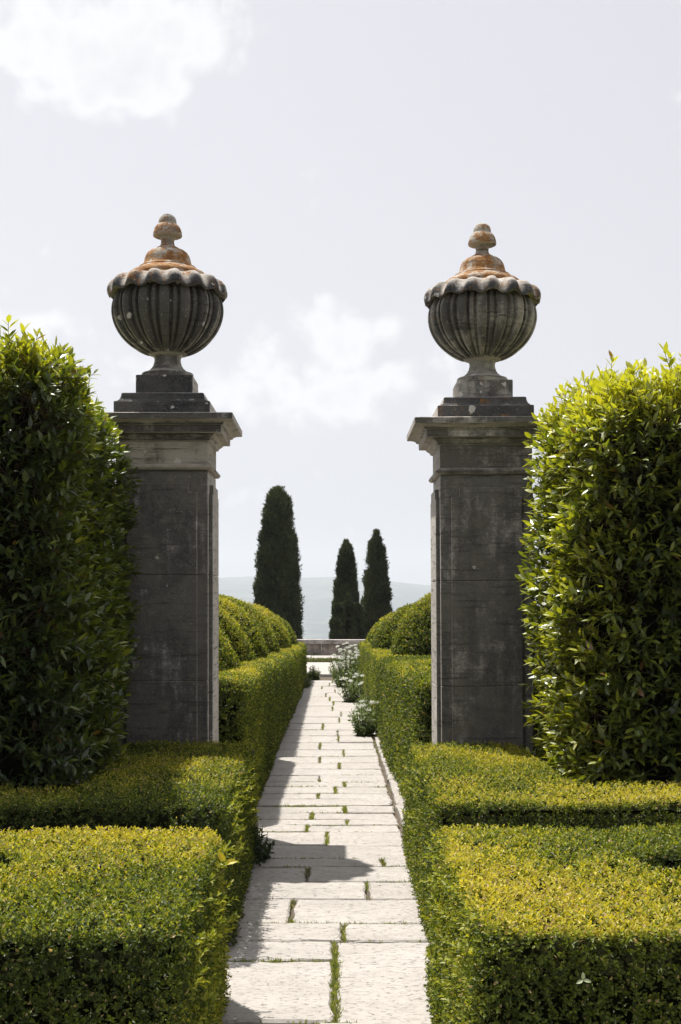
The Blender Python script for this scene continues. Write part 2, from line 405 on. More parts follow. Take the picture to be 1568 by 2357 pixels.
def frame_matrix(p, d, n, l, w):
    d = Vector(d).normalized(); n = Vector(n); n = (n - d * n.dot(d)).normalized(); s = d.cross(n)
    return Matrix(((s.x * w, d.x * l, n.x * l, p[0]), (s.y * w, d.y * l, n.y * l, p[1]), (s.z * w, d.z * l, n.z * l, p[2]), (0, 0, 0, 1)))
LEAF_MESHES = {}
def leaf_mesh(col, mat):
    key = tuple(np.round(col, 3)) + (mat.name,)
    if key not in LEAF_MESHES:
        V, T, m = leaf_verts(np.zeros((1, 3)), np.array([[0, 1., 0]]), np.array([[0, 0, 1.]]), np.array([1.]), np.array([1.]), True, .14, .07)
        me = tri_mesh('leaf', V, T, np.repeat(np.array([col]), 8, 0)); me.materials.append(mat); LEAF_MESHES[key] = me
    return LEAF_MESHES[key]
def single_leaves(parent, data, idx, mat, palette):
    Pl, D, Nn, Lg, Wd, c = data
    for i in idx:
        col = palette[int(np.argmin(((np.asarray(palette) - c[i]) ** 2).sum(1)))]
        o = link('leaf', leaf_mesh(col, mat), None, parent); o.matrix_local = frame_matrix(Pl[i] - np.array(parent.location), D[i], Nn[i], Lg[i], Wd[i])
def shown_largest(data, n, lo=(0, 0), hi=(1568, 2357)):
    Pl, D, Nn, Lg = data[:4]; px, py = to_px(Pl); ok = (px > 5) & (px < 1563) & (py > 5) & (py < 2352)
    c = np.array([0, 0, CAM_H]) - Pl; f = np.abs((unit(Nn) * unit(c)).sum(1)); s = np.where(ok, Lg / Pl[:, 1] * (.3 + f), -1)
    return s

# ------------------------------------------------------------------ shared materials
M_BOX = leaf_mat('box_leaf', .50, .36, (1.35, 1.3, .3), .35)
M_LAUREL = leaf_mat('laurel_leaf', .40, .34, (1.3, 1.3, .35), 1.0)
M_CYP = leaf_mat('cypress_spray', .7, .12, (1.1, 1.15, .6), .2)
M_HERB = leaf_mat('herb_leaf', .5, .35)
M_PETAL = leaf_mat('white_petal', .6, .35, (1, 1, .95), .2)
M_GRASS = leaf_mat('grass_blade', .5, .4)
M_TWIG = plain_mat('twig_bark', (.009, .011, .005), (.016, .016, .008), 30, spec=0.0)
M_BARK = plain_mat('bark', (.11, .085, .06), (.06, .048, .035), 14)
M_PAVE = paving_mat()
M_SOIL = plain_mat('garden_soil', (.12, .092, .062), (.07, .055, .038), 9)
M_IRON = plain_mat('dark_iron', (.012, .013, .015), (.02, .02, .022), 40, .5, .1, .4)

# ------------------------------------------------------------------ ground, valley, hills
def terrain():
    xs = np.concatenate([-np.geomspace(9000, 6, 34), np.linspace(-4, 4, 9), np.geomspace(6, 9000, 34)])
    ys = np.concatenate([[-40, -12, 0, 6, 12, 20, 28, 36, 42.0, 43.2], np.geomspace(50, 11500, 60)])
    X, Y = np.meshgrid(xs, ys)
    t = np.clip((Y - 43.2) / 1400, 0, 1); Z = -.05 - np.where(Y > 42.5, 1.0, 0) * 1.0 - 165 * (t * t * (3 - 2 * t)) - np.clip((Y - 44) * .06, 0, 6)
    Q = np.column_stack([X.ravel(), Y.ravel(), Z.ravel()])
    rough = (wob(Q * np.array([1, 1, 0]), 1 / 420., 5) * 14 + wob(Q * np.array([1, 1, 0]), 1 / 150., 6) * 4).reshape(X.shape)
    Z = Z + rough * np.clip((Y - 250) / 900, 0, 1)
    far = np.clip((Y - 4200) / 4200, 0, 1); ridge = far * far * (3 - 2 * far)
    lat = 318 - X * .055 + 26 * np.sin(X / 640 + .8) + 15 * np.sin(X / 270 + 2.0) + 8 * np.sin(X / 120.)
    Z = Z + ridge * np.clip(lat, 120, 520)
    n, m = X.shape; V = np.column_stack([X.ravel(), Y.ravel(), Z.ravel()])
    i = np.arange(n * m).reshape(n, m); a, b, c, d = i[:-1, :-1].ravel(), i[:-1, 1:].ravel(), i[1:, 1:].ravel(), i[1:, :-1].ravel()
    T = np.concatenate([np.column_stack([a, b, c]), np.column_stack([a, c, d])])
    mt = new_mat('ground_earth'); bb = NB(mt); v = bb.pos(); x, y, z = bb.xyz()
    soil = bb.mix(bb.ramp(bb.noise(v, 6, 6), .35, .65), (.115, .09, .062), (.075, .062, .04))
    field = bb.mix(bb.ramp(bb.noise(bb.pos((1, .6, 1)), .004, 5, .6), .42, .58), (.045, .065, .055), (.10, .11, .09))
    field = bb.mix(bb.ramp(bb.noise(v, .012, 4), .5, .6), field, (.025, .04, .045))
    bb.finish(bb.mix(bb.ramp(y, 60, 300), soil, field), .95, bb.bump(bb.noise(v, 30, 5), .5, .02), .1)
    tag(link('ground', tri_mesh('ground', V, T, smooth=True), mt), kind='structure')
terrain()

# ------------------------------------------------------------------ paved path
PATH_L, PATH_R = -.635, .515
def slab_mesh(x0, x1, y0, y1, rng, zt=0., th=.055, jag=.006):
    pts = []
    def side(a, b, n):
        for k in range(n):
            t = k / n; pts.append([a[0] + (b[0] - a[0]) * t, a[1] + (b[1] - a[1]) * t])
    nx = max(4, int((x1 - x0) / .07)); ny = max(2, int((y1 - y0) / .07))
    side((x0, y0), (x1, y0), nx); side((x1, y0), (x1, y1), ny); side((x1, y1), (x0, y1), nx); side((x0, y1), (x0, y0), ny)
    p = np.array(pts); c = np.array([(x0 + x1) / 2, (y0 + y1) / 2]); p += rng.normal(0, jag, p.shape)
    dirs = unit(c - p); n = len(p); zc = rng.normal(0, .0035); tx, ty = rng.normal(0, .004), rng.normal(0, .006)
    def zz(q): return zt + zc + (q[:, 0] - c[0]) * tx + (q[:, 1] - c[1]) * ty
    q1 = p + dirs * .004; q2 = p + dirs * .016
    V = np.concatenate([np.column_stack([p, np.full(n, zt - th)]), np.column_stack([q1, zz(q1) - .010 + rng.normal(0, .002, n)]), np.column_stack([q2, zz(q2)]), [[c[0], c[1], zz(c[None])[0]]]])
    F = []
    for j in range(2):
        for i in range(n): k = (i + 1) % n; F.append((j * n + i, j * n + k, (j + 1) * n + k, (j + 1) * n + i))
    for i in range(n): F.append((2 * n + i, 2 * n + (i + 1) % n, 3 * n))
    return poly_mesh('paving_slab', V, F)
JOINTS = []          # (x0,y0,x1,y1,weight) for the grass
def build_path():
    rng = np.random.default_rng(5)
    bed = poly_mesh('path', [(-.82, -3, -.03), (.70, -3, -.03), (.70, 31.2, -.03), (-.82, 31.2, -.03)], [(0, 1, 2, 3)])
    path = tag(link('path', bed, M_SOIL), kind='structure')
    rows_px = [2354, 2168, 2127, 2071, 2031.7, 1995.6, 1977, 1947, 1915, 1899, 1885, 1870, 1855, 1840, 1827, 1811, 1800, 1784, 1770, 1756, 1741, 1725, 1709, 1693, 1680, 1665, 1650, 1637, 1625, 1614, 1604, 1595, 1587, 1579, 1572, 1566]
    ys = [F_PX * CAM_H / (y - HZY) for y in rows_px]
    ys = [-2.9, -1.6, -.4, .7, 1.9, 2.9, 3.7, 4.5] + ys
    known = {2354: [.012], 2168: [.062], 2127: [-.221], 2071: [.215], 2031.7: [-.153], 1995.6: [.337], 1977: [], 1947: [-.035], 1915: [-.19], 1899: [.12], 1885: [-.16], 1870: [.11], 1855: [], 1840: [-.123], 1827: [.032], 1811: [.12], 1800: [-.12], 1784: [], 1770: [.08], 1756: [-.13], 1741: [.14], 1725: [-.14], 1709: [.085]}
    for i in range(len(ys) - 1):
        y0, y1 = ys[i], ys[i + 1]; key = rows_px[i - 8] if i >= 8 else None
        xs = known.get(key, [float(rng.uniform(-.25, .25))])
        cut = [PATH_L] + xs + [PATH_R]; wild = abs(y1 - y0) > .02
        for a, b in zip(cut[:-1], cut[1:]):
            gw = .009 if y0 < 9 else .006; g = gw if a != PATH_L else 0; g2 = gw if b != PATH_R else 0
            if key == 2354 and b == xs[0]:
                ym = F_PX * CAM_H / (2212.6 - HZY)
                for ya, yb in ((y0, ym), (ym, y1)): link('paving_slab', slab_mesh(a, b - .006, ya + .009, yb - .009, rng), M_PAVE, path)
                JOINTS.append((a, ym, b, ym, .5)); continue
            link('paving_slab', slab_mesh(a + g, b - g2, y0 + .008, y1 - .008, rng), M_PAVE, path)
        for x in xs: JOINTS.append((x, y0, x, y1, 1.0 if key != 2354 else .55))
        if key: JOINTS.append((PATH_L, y0, PATH_R, y0, float(rng.choice([.15, .3, .5, .8]))))
    for side, x0, x1 in (('l', -.815, -.675), ('r', .545, .675)):
        y = -2.0
        while y < 30:
            ln = float(rng.uniform(.7, 1.3)); link('kerb_stone', slab_mesh(x0, x1, y + .006, min(y + ln, 30.4) - .006, rng, zt=.012, th=.07), M_PAVE, path); y += ln
    JOINTS.append((-.655, 8.0, -.655, 30, .8)); JOINTS.append((.53, 8.6, .53, 30, .55))
    # raised paving and step at the far end
    st = tag(link('terrace_step', slab_mesh(-2.6, 2.6, 31.3, 37.2, rng, zt=.05, th=.12), M_PAVE), kind='structure')
    k = 0
    for y0, y1 in ((37.9, 38.7), (38.72, 39.7)):
        for j in range(5):
            o = link('step_slab', slab_mesh(-3 + 1.2 * j + .004, -1.8 + 1.2 * j - .004, y0, y1, rng, zt=.13 + .002 * k, th=.2), M_PAVE, st); k += 1
build_path()

def build_joint_grass():
    rng = np.random.default_rng(8); Ps = []
    for x0, y0, x1, y1, w in JOINTS:
        ln = math.hypot(x1 - x0, y1 - y0); dist = max(4, (y0 + y1) / 2); vert = abs(x1 - x0) < .01
        n = int(ln * (900 * rng.uniform(.2, 1.2) if vert else 600) * w * min(1.3, 9 / dist - .1 if dist < 14 else 4.5 / dist))
        t = rng.uniform(size=n); p = np.column_stack([x0 + (x1 - x0) * t, y0 + (y1 - y0) * t, np.full(n, -.014)])
        p[:, :2] += rng.normal(0, (.012 if dist < 9 else .008) if vert else .006, (n, 2))
        c = wob(p, 9, 21 + int(y0 * 7) % 5); keep = rng.uniform(size=n) < np.clip(.5 + .9 * c if vert else .25 + 1.1 * c, 0.02, 1)
        Ps.append(p[keep])
    P = np.concatenate(Ps); n = len(P)
    D = unit(np.column_stack([rng.normal(0, .55, (n, 2)), np.ones(n)])); Nn = rng.normal(size=(n, 3)); L = rng.uniform(.015, .036, n)
    V, T, m = leaf_verts(P, D, Nn, L, rng.uniform(.0035, .007, n), False, .25, .1)
    c = mixcol((.20, .245, .06), (.38, .38, .13), rng.uniform(size=n)) * rng.uniform(.7, 1.2, (n, 1))
    o = link('joint_grass', tri_mesh('joint_grass', V, T, np.repeat(c, m, 0)), M_GRASS)
    tag(o, 'short green grass growing in the joints of the stone path', 'grass', kind='stuff')
build_joint_grass()

# ------------------------------------------------------------------ gate pillars and urns
def square_profile(name, prof, mat, parent, cham=.004):
    """stack of square sections: prof = [(half, z), ...] -> one mesh"""
    V, F = [], []; n = 8
    for h, z in prof:
        c = min(cham, h * .2)
        V += [(-h + c, -h, z), (h - c, -h, z), (h, -h + c, z), (h, h - c, z), (h - c, h, z), (-h + c, h, z), (-h, h - c, z), (-h, -h + c, z)]
    for j in range(len(prof) - 1):
        for i in range(n): k = (i + 1) % n; F.append((j * n + i, j * n + k, (j + 1) * n + k, (j + 1) * n + i))
    F.append(tuple(range(n - 1, -1, -1))); F.append(tuple(range(len(V) - n, len(V))))
    return link(name, poly_mesh(name, V, F), mat, parent)

def raised_panel(name, z0, z1, half, shoulder, mat, parent, rot, s, depth=.028):
    """flat panel standing proud of one face of a course; shoulder = (z, half) makes the notched top"""
    if shoulder: out = [(-half, z0), (half, z0), (half, shoulder[0]), (shoulder[1], shoulder[0]), (shoulder[1], z1), (-shoulder[1], z1), (-shoulder[1], shoulder[0]), (-half, shoulder[0])]
    else: out = [(-half, z0), (half, z0), (half, z1), (-half, z1)]
    n = len(out); b = .004
    cx = [(x - math.copysign(b, x), z + (b if z == z0 else -b)) for x, z in out]
    V = [(x, -s - .0, z) for x, z in out] + [(x, -s - depth + b, z) for x, z in out] + [(x, -s - depth, z) for x, z in cx]
    V = [(x, y + .003 if i < n else y, z) for i, (x, y, z) in enumerate(V)]
    F = []
    for j in range(2):
        for i in range(n): k = (i + 1) % n; F.append((j * n + i, j * n + k, (j + 1) * n + k, (j + 1) * n + i))
    F.append(tuple(range(2 * n, 3 * n)))
    o = link(name, poly_mesh(name, V, F), mat, parent); o.rotation_euler = (0, 0, rot); return o

def pillar(x, label, mats, zo=0., lean=0., zj=(1.11, 1.868)):
    t = empty('gate_pillar', (x, 9.82, 0), label, 'pillar', 'gate pillars flanking the path'); t.rotation_euler = (0, lean, .0)
    s = .33; sh, fr, co, tp = mats
    z = [-.05, zj[0], zj[1], 2.63 + zo]
    core = square_profile('core', [(s - .02, -.05), (s - .02, 2.62 + zo)], sh, t)
    for i in range(3):
        a, b = z[i] + (.0015 if i else 0), z[i + 1] - .0015
        square_profile('shaft_block', [(s - .003, a), (s, a + .004), (s, b - .004), (s - .003, b)], sh, t, .006)
        for r in range(4):
            raised_panel('panel', a, b if i < 2 else 2.535 + zo, .254, (2.47 + zo, .193) if i == 2 else None, sh, t, r * math.pi / 2, s)
    ast = [(s, 0), (s + .018, .002), (s + .03, .012), (s + .034, .022), (s + .030, .032), (s + .018, .042), (s + .003, .046)]
    square_profile('astragal', [(h, 2.631 + zo + d) for h, d in ast], fr, t)
    square_profile('frieze', [(s + .002, 2.678 + zo), (s + .002, 2.838 + zo)], fr, t, .006)
    cor = [(.334, 0), (.350, .004), (.352, .016), (.362, .024), (.380, .040), (.384, .046), (.384, .052), (.432, .054), (.434, .104), (.450, .106), (.456, .118), (.474, .128), (.496, .134), (.514, .136), (.520, .140), (.522, .178), (.516, .182)]
    square_profile('cornice', [(h, 2.839 + zo + d) for h, d in cor], co, t, .007)
    square_profile('blocking_course', [(.345, 3.018 + zo), (.346, 3.124 + zo), (.340, 3.128 + zo)], tp, t, .008)
    cap = [(.325, 3.127 + zo), (.322, 3.135 + zo), (.308, 3.148 + zo), (.300, 3.168 + zo), (.297, 3.19 + zo), (.290, 3.194 + zo)]
    square_profile('cap_slab', cap, tp, t, .006)
    return t

def lathe(prof, seg=96, rfun=None, name='lathe', smooth=True):
    pr = np.array(prof); a = np.arange(seg) / seg * 2 * math.pi
    V = []
    for i, (r, z) in enumerate(pr):
        rr = np.full(seg, r); zz = np.full(seg, z)
        if rfun: rr, zz = rfun(i, rr, zz, a)
        V.append(np.column_stack([rr * np.cos(a), rr * np.sin(a), zz]))
    V = np.concatenate(V); F = []
    for j in range(len(pr) - 1):
        for i in range(seg): k = (i + 1) % seg; F.append((j * seg + i, j * seg + k, (j + 1) * seg + k, (j + 1) * seg + i))
    F.append(tuple(range(seg - 1, -1, -1))); F.append(tuple(range(len(V) - seg, len(V))))
    me = poly_mesh(name, V, F, smooth)
    return me
def soft(me):      # keep hard edges where the profile turns sharply
    me.set_sharp_from_angle(angle=math.radians(38)); return me

def urn(x, z, sc, label, mats, rot=0., seed=0):
    rng = np.random.default_rng(40 + seed)
    t = empty('garden_urn', (x, 9.82, z), label, 'urn', 'stone urns on the gate pillars'); t.scale = (sc,) * 3
    mp, ms, mb, mr, ml, mf = mats
    square_profile('plinth', [(.205, 0), (.207, .004), (.207, .138), (.203, .143)], mp, t, .008)
    stem = [(.188, .1435), (.192, .150), (.192, .178), (.186, .184), (.165, .190), (.140, .202), (.118, .222), (.104, .248), (.097, .276), (.097, .292), (.104, .308), (.118, .318), (.136, .322), (.142, .326), (.142, .346), (.134, .350)]
    link('stem', soft(lathe(stem, 64, name='stem')), ms, t)
    # bowl: dark core behind sixteen broad lobes with narrow fillets between
    prof = [(.135, .338), (.165, .344), (.225, .372), (.282, .412), (.330, .462), (.366, .518), (.390, .578), (.401, .640), (.397, .694), (.384, .735), (.366, .765), (.350, .785)]
    pr = np.array(prof); tt = np.linspace(0, len(pr) - 1, 34); pr = np.column_stack([np.interp(tt, np.arange(len(pr)), pr[:, 0]), np.interp(tt, np.arange(len(pr)), pr[:, 1])])
    for _ in range(2): pr[1:-1] = (pr[:-2] + 2 * pr[1:-1] + pr[2:]) / 4
    bowl = link('bowl', soft(lathe([(r - .030, zz) for r, zz in pr], 96, name='bowl')), mb, t); bowl.rotation_euler = (0, 0, rot)
    NL = 16; da = 2 * math.pi / NL
    def strip(name, half, hgt, arch, ends):
        V, F = [], []; na = 9; u = np.linspace(-1, 1, na); m = len(pr)
        d = np.gradient(pr, axis=0); nn = unit(np.column_stack([d[:, 1], -d[:, 0]]))
        for j in range(m):
            te = j / (m - 1); end = min(1, te / .05, (1 - te) / ends) ; end = math.sqrt(max(0, 1 - (1 - end) ** 2))
            for q in u:
                a = q * half * (1 if te < .93 else max(.25, 1 - ((te - .93) / .07) ** 2 * (.7 if arch else 0)))
                lift = hgt * ((1 - abs(q) ** 2.4) if arch else (1 if abs(q) < .95 else .2)) * end - (.031 if abs(q) == 1 else 0) - .002
                r = pr[j, 0] + nn[j, 0] * lift; zz = pr[j, 1] + nn[j, 1] * lift
                V.append((r * math.cos(a), r * math.sin(a), zz))
        for j in range(m - 1):
            for i in range(na - 1): F.append((j * na + i, j * na + i + 1, (j + 1) * na + i + 1, (j + 1) * na + i))
        me = poly_mesh(name, V, F, True); return soft(me)
    lobe = strip('lobe', da * .28, .018, True, .10); fil = strip('fillet', da * .110, .004, False, .03)
    lobe.materials.append(mb); fil.materials.append(mb)
    for k in range(NL):
        o = link('lobe', lobe, None, bowl); o.rotation_euler = (0, 0, k * da + rng.normal(0, .006)); o = link('fillet', fil, None, bowl); o.rotation_euler = (0, 0, (k + .5) * da + rng.normal(0, .006))
    # scalloped brim
    bp = [(.345, .775), (.352, .790), (.392, .784), (.424, .762), (.434, .757), (.440, .764), (.438, .784), (.427, .814), (.406, .842), (.378, .862), (.348, .875), (.318, .881), (.298, .880), (.285, .884)]
    amp = [0, 0, .004, .012, .014, .017, .023, .025, .023, .018, .011, .005, 0, 0]
    def bf(i, rr, zz, a):
        c = np.cos(a * NL); w = np.sign(c) * np.abs(c) ** .75; jit = .12 * np.sin(a * 5 + seed) + .1 * np.sin(a * 9 + 2 * seed)
        k = amp[i] * (1 + jit); return rr + .45 * k * w, zz + .85 * k * w
    br = link('brim', lathe(bp, 256, bf, 'brim'), mr, t); br.rotation_euler = (0, 0, rot + da / 2)
    lid = [(.30, .870), (.300, .896), (.292, .914), (.272, .930), (.246, .944), (.224, .955), (.214, .962), (.212, .970), (.196, .978), (.182, .990), (.174, 1.010), (.170, 1.032), (.162, 1.056), (.148, 1.078), (.128, 1.094), (.104, 1.104), (.088, 1.107), (.086, 1.115), (.078, 1.120)]
    link('lid', soft(lathe(lid, 80, name='lid')), ml, t)
    fin = [(.070, 1.119), (.062, 1.126), (.052, 1.142), (.048, 1.160), (.050, 1.178), (.058, 1.190), (.062, 1.196), (.096, 1.200), (.106, 1.205), (.108, 1.214), (.105, 1.236), (.097, 1.262), (.084, 1.284), (.068, 1.297), (.066, 1.300), (.067, 1.310), (.064, 1.330), (.054, 1.350), (.038, 1.364), (.018, 1.371), (.002, 1.373)]
    link('finial', soft(lathe(fin, 64, name='finial')), mf, t)
    return t

S_SHL = stone_mat('pillar_stone_dark', .86, dark=(.086, .083, .078), seed=1, spots=.08)
S_FRL = stone_mat('pillar_stone_frieze', .20, pale=(.50, .46, .39), seed=2, spots=.05)
S_COL = stone_mat('pillar_cornice_stone', .80, seed=3, spots=.3, crust_up=-.35)
S_TPL = stone_mat('black_crusted_stone', 1.15, seed=4, spots=.75, dark=(.045, .045, .045))
S_SHR = stone_mat('pillar_stone_grey', .78, dark=(.100, .097, .091), seed=5, spots=.08)
S_FRR = stone_mat('pillar_frieze_grey', .66, dark=(.078, .076, .07), seed=6, spots=.05)
S_TPR = stone_mat('crusted_stone_lichen', .95, seed=7, spots=.6, orange=.42, dark=(.05, .05, .05))
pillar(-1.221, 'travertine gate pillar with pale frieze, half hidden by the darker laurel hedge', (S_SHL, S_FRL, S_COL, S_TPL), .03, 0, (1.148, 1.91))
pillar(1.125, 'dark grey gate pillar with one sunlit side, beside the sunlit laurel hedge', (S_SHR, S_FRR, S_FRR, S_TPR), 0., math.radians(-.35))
U_BL = stone_mat('urn_bowl_dark', 0.87, side=0.82, pale=(.36, .34, .29), seed=8, spots=.14, orange=.10, dark=(.05, .05, .047))
U_BR = stone_mat('urn_bowl_grey', 0.70, side=0.65, pale=(.38, .36, .31), seed=9, spots=.16, orange=.30, dark=(.055, .055, .052))
U_RIM = stone_mat('urn_brim_stone', 0.90, side=0.85, crust_up=-.70, pale=(.50, .46, .41), seed=10, spots=.2, orange=.52, dark=(.045, .046, .05))
U_LID = stone_mat('urn_lid_lichen', .22, pale=(.50, .46, .39), seed=11, spots=.6, orange=.80)
U_FIN = stone_mat('urn_finial_lichen', .15, pale=(.50, .47, .40), seed=12, spots=.4, orange=.66)
U_STEM = stone_mat('urn_stem_pale', .35, pale=(.44, .42, .36), seed=13, spots=.15, orange=.2)
U_STEML = stone_mat('urn_stem_dark', .7, pale=(.44, .42, .36), seed=14, spots=.2, orange=.2)
U_PLR = stone_mat('urn_plinth_patchy', .62, pale=(.42, .40, .36), seed=15, spots=.5, orange=.28)
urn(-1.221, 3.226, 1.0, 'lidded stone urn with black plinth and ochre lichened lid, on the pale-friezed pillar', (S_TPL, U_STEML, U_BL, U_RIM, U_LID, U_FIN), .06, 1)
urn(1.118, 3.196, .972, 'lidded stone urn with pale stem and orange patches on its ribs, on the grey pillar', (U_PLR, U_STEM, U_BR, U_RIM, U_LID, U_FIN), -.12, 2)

# ------------------------------------------------------------------ clipped box hedges by the gate
def flat(z): return lambda x, y: np.full(np.shape(x), float(z)) if np.ndim(x) else float(z)
BOX_PAL = [(.52, .42, .055), (.37, .34, .04), (.235, .255, .028), (.15, .18, .022), (.08, .11, .018), (.48, .37, .19)]
def box_hedge(label, pts, z, dens, base, seed, young=.55, singles=0, batter=.02, r=.05, ll=.0195, shoots=0, name='box_hedge'):
    rng = np.random.default_rng(seed); poly = round_poly(pts, .16); zf = z if callable(z) else flat(z)
    t = empty(name, (*base, 0), label, 'hedge', None)
    loc = np.array(t.location)
    P, N = hedge_points(poly, zf, dens, r, rng, batter, .012, seed); k = thin(P, N, rng); P, N = P[k], N[k]
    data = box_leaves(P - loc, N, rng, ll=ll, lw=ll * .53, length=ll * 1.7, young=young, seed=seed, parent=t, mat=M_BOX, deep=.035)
    core = hedge_core('inner_twigs', poly - loc[:2], lambda x, y: zf(x + loc[0], y + loc[1]), .075, M_TWIG, t, batter=batter)
    if shoots:      # longer unclipped shoots
        i = rng.choice(np.where((N[:, 2] < .5) & (P[:, 2] > .3) & (N[:, 1] > -.4))[0], shoots, replace=False); G = N[i] * .8 + UP * .7 + rng.normal(0, .3, (shoots, 3))
        a = sprigs(P[i] - loc, G, 9, ll * 3.2, ll * 1.35, ll * .66, (25, 60), True, rng, opposite=True)
        c = mixcol((.17, .22, .03), (.38, .38, .05), rng.uniform(size=len(a[0])))
        V, T, m = leaf_verts(*a[:5], True); o = link('shoot_leaves', tri_mesh('shoot_leaves', V, T, np.repeat(c, m, 0)), M_BOX, t); o['kind'] = 'stuff'
    if singles:
        d2 = list(data); d2[0] = data[0] + loc; s = shown_largest(d2, singles); idx = np.argsort(-s)[:singles * 6]; idx = rng.choice(idx, singles, replace=False)
        single_leaves(t, tuple(d2), idx, M_BOX, BOX_PAL)
    return t
H1L = box_hedge('low clipped box hedge with tan tips, before the darker laurel hedge', [(-3.4, 3.90), (-.47, 3.95), (-.47, 5.78), (-3.4, 5.72), (-3.4, 5.3), (-1.22, 5.28, .2), (-1.22, 4.9, .2), (-3.4, 4.88)], 0.72, 2600, (-1.2, 4.6), 31, .85, 300, .035, shoots=90)
H1R = box_hedge('low clipped box hedge wrapped round a dark bed, before the sunlit laurel hedge', [(.45, 3.95), (3.4, 4.02), (3.4, 4.86), (1.18, 4.86, .2), (1.18, 5.26, .2), (3.4, 5.28), (3.4, 5.92), (.45, 5.86)], 0.72, 2600, (1.2, 4.6), 32, .80, 300, .05, shoots=50)
H2L = box_hedge('low box hedge mostly in shade at the foot of the darker laurel hedge and pillar', [(-3.6, 6.40), (-.53, 6.40), (-.56, 9.40), (-1.42, 9.40), (-1.36, 7.15), (-3.6, 7.0)], .72, 1800, (-1.0, 8.0), 33, .50, 150, .05, shoots=160)
H2R = box_hedge('bright yellow-green low box hedge at the foot of the sunlit laurel hedge', [(.52, 6.58), (3.6, 6.62), (3.6, 7.35), (1.34, 7.3), (1.30, 9.42), (.54, 9.42)], .72, 1800, (1.0, 8.0), 34, .95, 150, .05, shoots=40)

def stray_leaves(t, p, col, dirs, l):
    for d in dirs:
        o = link('stray_leaf', leaf_mesh(col, M_BOX), None, t); o.matrix_local = frame_matrix(np.array(p) - np.array(t.location), d, (0, -.75, .66), l, l * .5)
stray_leaves(H1R, (.735, 3.86, .60), (.44, .50, .30), [(-1, -.2, -.35), (1, -.2, -.1), (.0, .2, 1)], .024)
stray_leaves(H1L, (-.43, 5.3, .66), (.62, .50, .05), [(-.5, -.1, 1), (.8, -.2, .2)], .055)

# ------------------------------------------------------------------ tall laurel hedges
LAU_PAL = [(.52, .48, .045), (.32, .33, .035), (.15, .19, .025), (.09, .125, .022), (.045, .072, .018)]
def laurel(label, pts, zf, base, seed, young):
    rng = np.random.default_rng(seed); poly = round_poly(pts, .3, 8)
    t = empty('laurel_hedge', (*base, 0), label, 'hedge'); loc = np.array(t.location)
    P, N = hedge_points(poly, zf, 230, .32, rng, .02, .055, seed); k = thin(P, N, rng); P, N = P[k] - loc, N[k]
    P = P - N * rng.uniform(.02, .20, len(P))[:, None] ** 1.0
    G = N * 1.0 + UP * .45 + rng.normal(0, .38, N.shape)
    # some free-growing shoots on the crest
    cr = np.where((N[:, 2] > .75) & (rng.uniform(size=len(P)) < .20))[0]
    P2 = P[cr] + np.column_stack([np.zeros((len(cr), 2)), rng.uniform(.03, .14, len(cr))]); G2 = UP + rng.normal(0, .25, (len(cr), 3))
    P = np.concatenate([P, P2]); G = np.concatenate([G, G2]); NN = np.concatenate([N, N[cr]])
    K = 8; Pl, D, Nn, Lg, Wd, tt = sprigs(P, G, K, .13, .078, .029, (22, 66), True, rng)
    Nn = Nn * .55 + UP * .45 + np.array(SUN_TO) * .45
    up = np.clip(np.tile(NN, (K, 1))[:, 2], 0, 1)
    y = np.clip(young + .55 * up + .25 * np.clip(-np.tile(NN, (K, 1))[:, 0], 0, 1) - .16 * np.clip(-np.tile(NN, (K, 1))[:, 1], 0, 1) + .35 * (tt - .5) + .16 * wob(Pl, 3, seed) + rng.normal(0, .16, len(tt)), 0, 1)  # light put into the leaf colour: sunlit side brighter, shaded front darker
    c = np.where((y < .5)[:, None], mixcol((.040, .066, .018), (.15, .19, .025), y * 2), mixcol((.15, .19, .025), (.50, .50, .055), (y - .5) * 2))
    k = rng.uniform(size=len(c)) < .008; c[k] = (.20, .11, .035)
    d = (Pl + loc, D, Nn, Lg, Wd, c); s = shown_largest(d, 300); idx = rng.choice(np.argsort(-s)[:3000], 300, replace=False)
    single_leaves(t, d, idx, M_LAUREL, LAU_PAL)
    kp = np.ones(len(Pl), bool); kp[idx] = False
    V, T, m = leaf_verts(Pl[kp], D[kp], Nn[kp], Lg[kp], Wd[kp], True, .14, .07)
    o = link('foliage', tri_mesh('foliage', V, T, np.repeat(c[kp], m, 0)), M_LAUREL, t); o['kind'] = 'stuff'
    # shoots' stems
    n = len(P); g = unit(G); a = unit(np.cross(g, rng.normal(size=g.shape))); b = np.cross(g, a); r0 = .0028
    ring = [a, -a * .5 + b * .866, -a * .5 - b * .866]
    V = np.stack([P - g * .16 + q * r0 for q in ring] + [P + g * .13 + q * r0 * .6 for q in ring], 1).reshape(-1, 3)
    T0 = np.array([[0, 1, 4], [0, 4, 3], [1, 2, 5], [1, 5, 4], [2, 0, 3], [2, 3, 5]]); T = (np.arange(n)[:, None, None] * 6 + T0[None]).reshape(-1, 3)
    o = link('shoot_stems', tri_mesh('shoot_stems', V, T), M_BARK, t); o['kind'] = 'stuff'
    hedge_core('inner_twigs', poly - loc[:2], lambda x, y: zf(x + loc[0], y + loc[1]), .24, M_TWIG, t)
    return t
laurel('tall dark laurel hedge in shade, covering the edge of the pale-friezed pillar', [(-4.6, 7.05), (-1.43, 7.08), (-1.49, 9.35), (-1.72, 9.42), (-1.72, 10.4), (-4.6, 10.4)], lambda x, y: 3.11 - .05 * (y - 7) + .04 * (np.abs(x) - 1.5), (-2.4, 8.4), 51, .22)
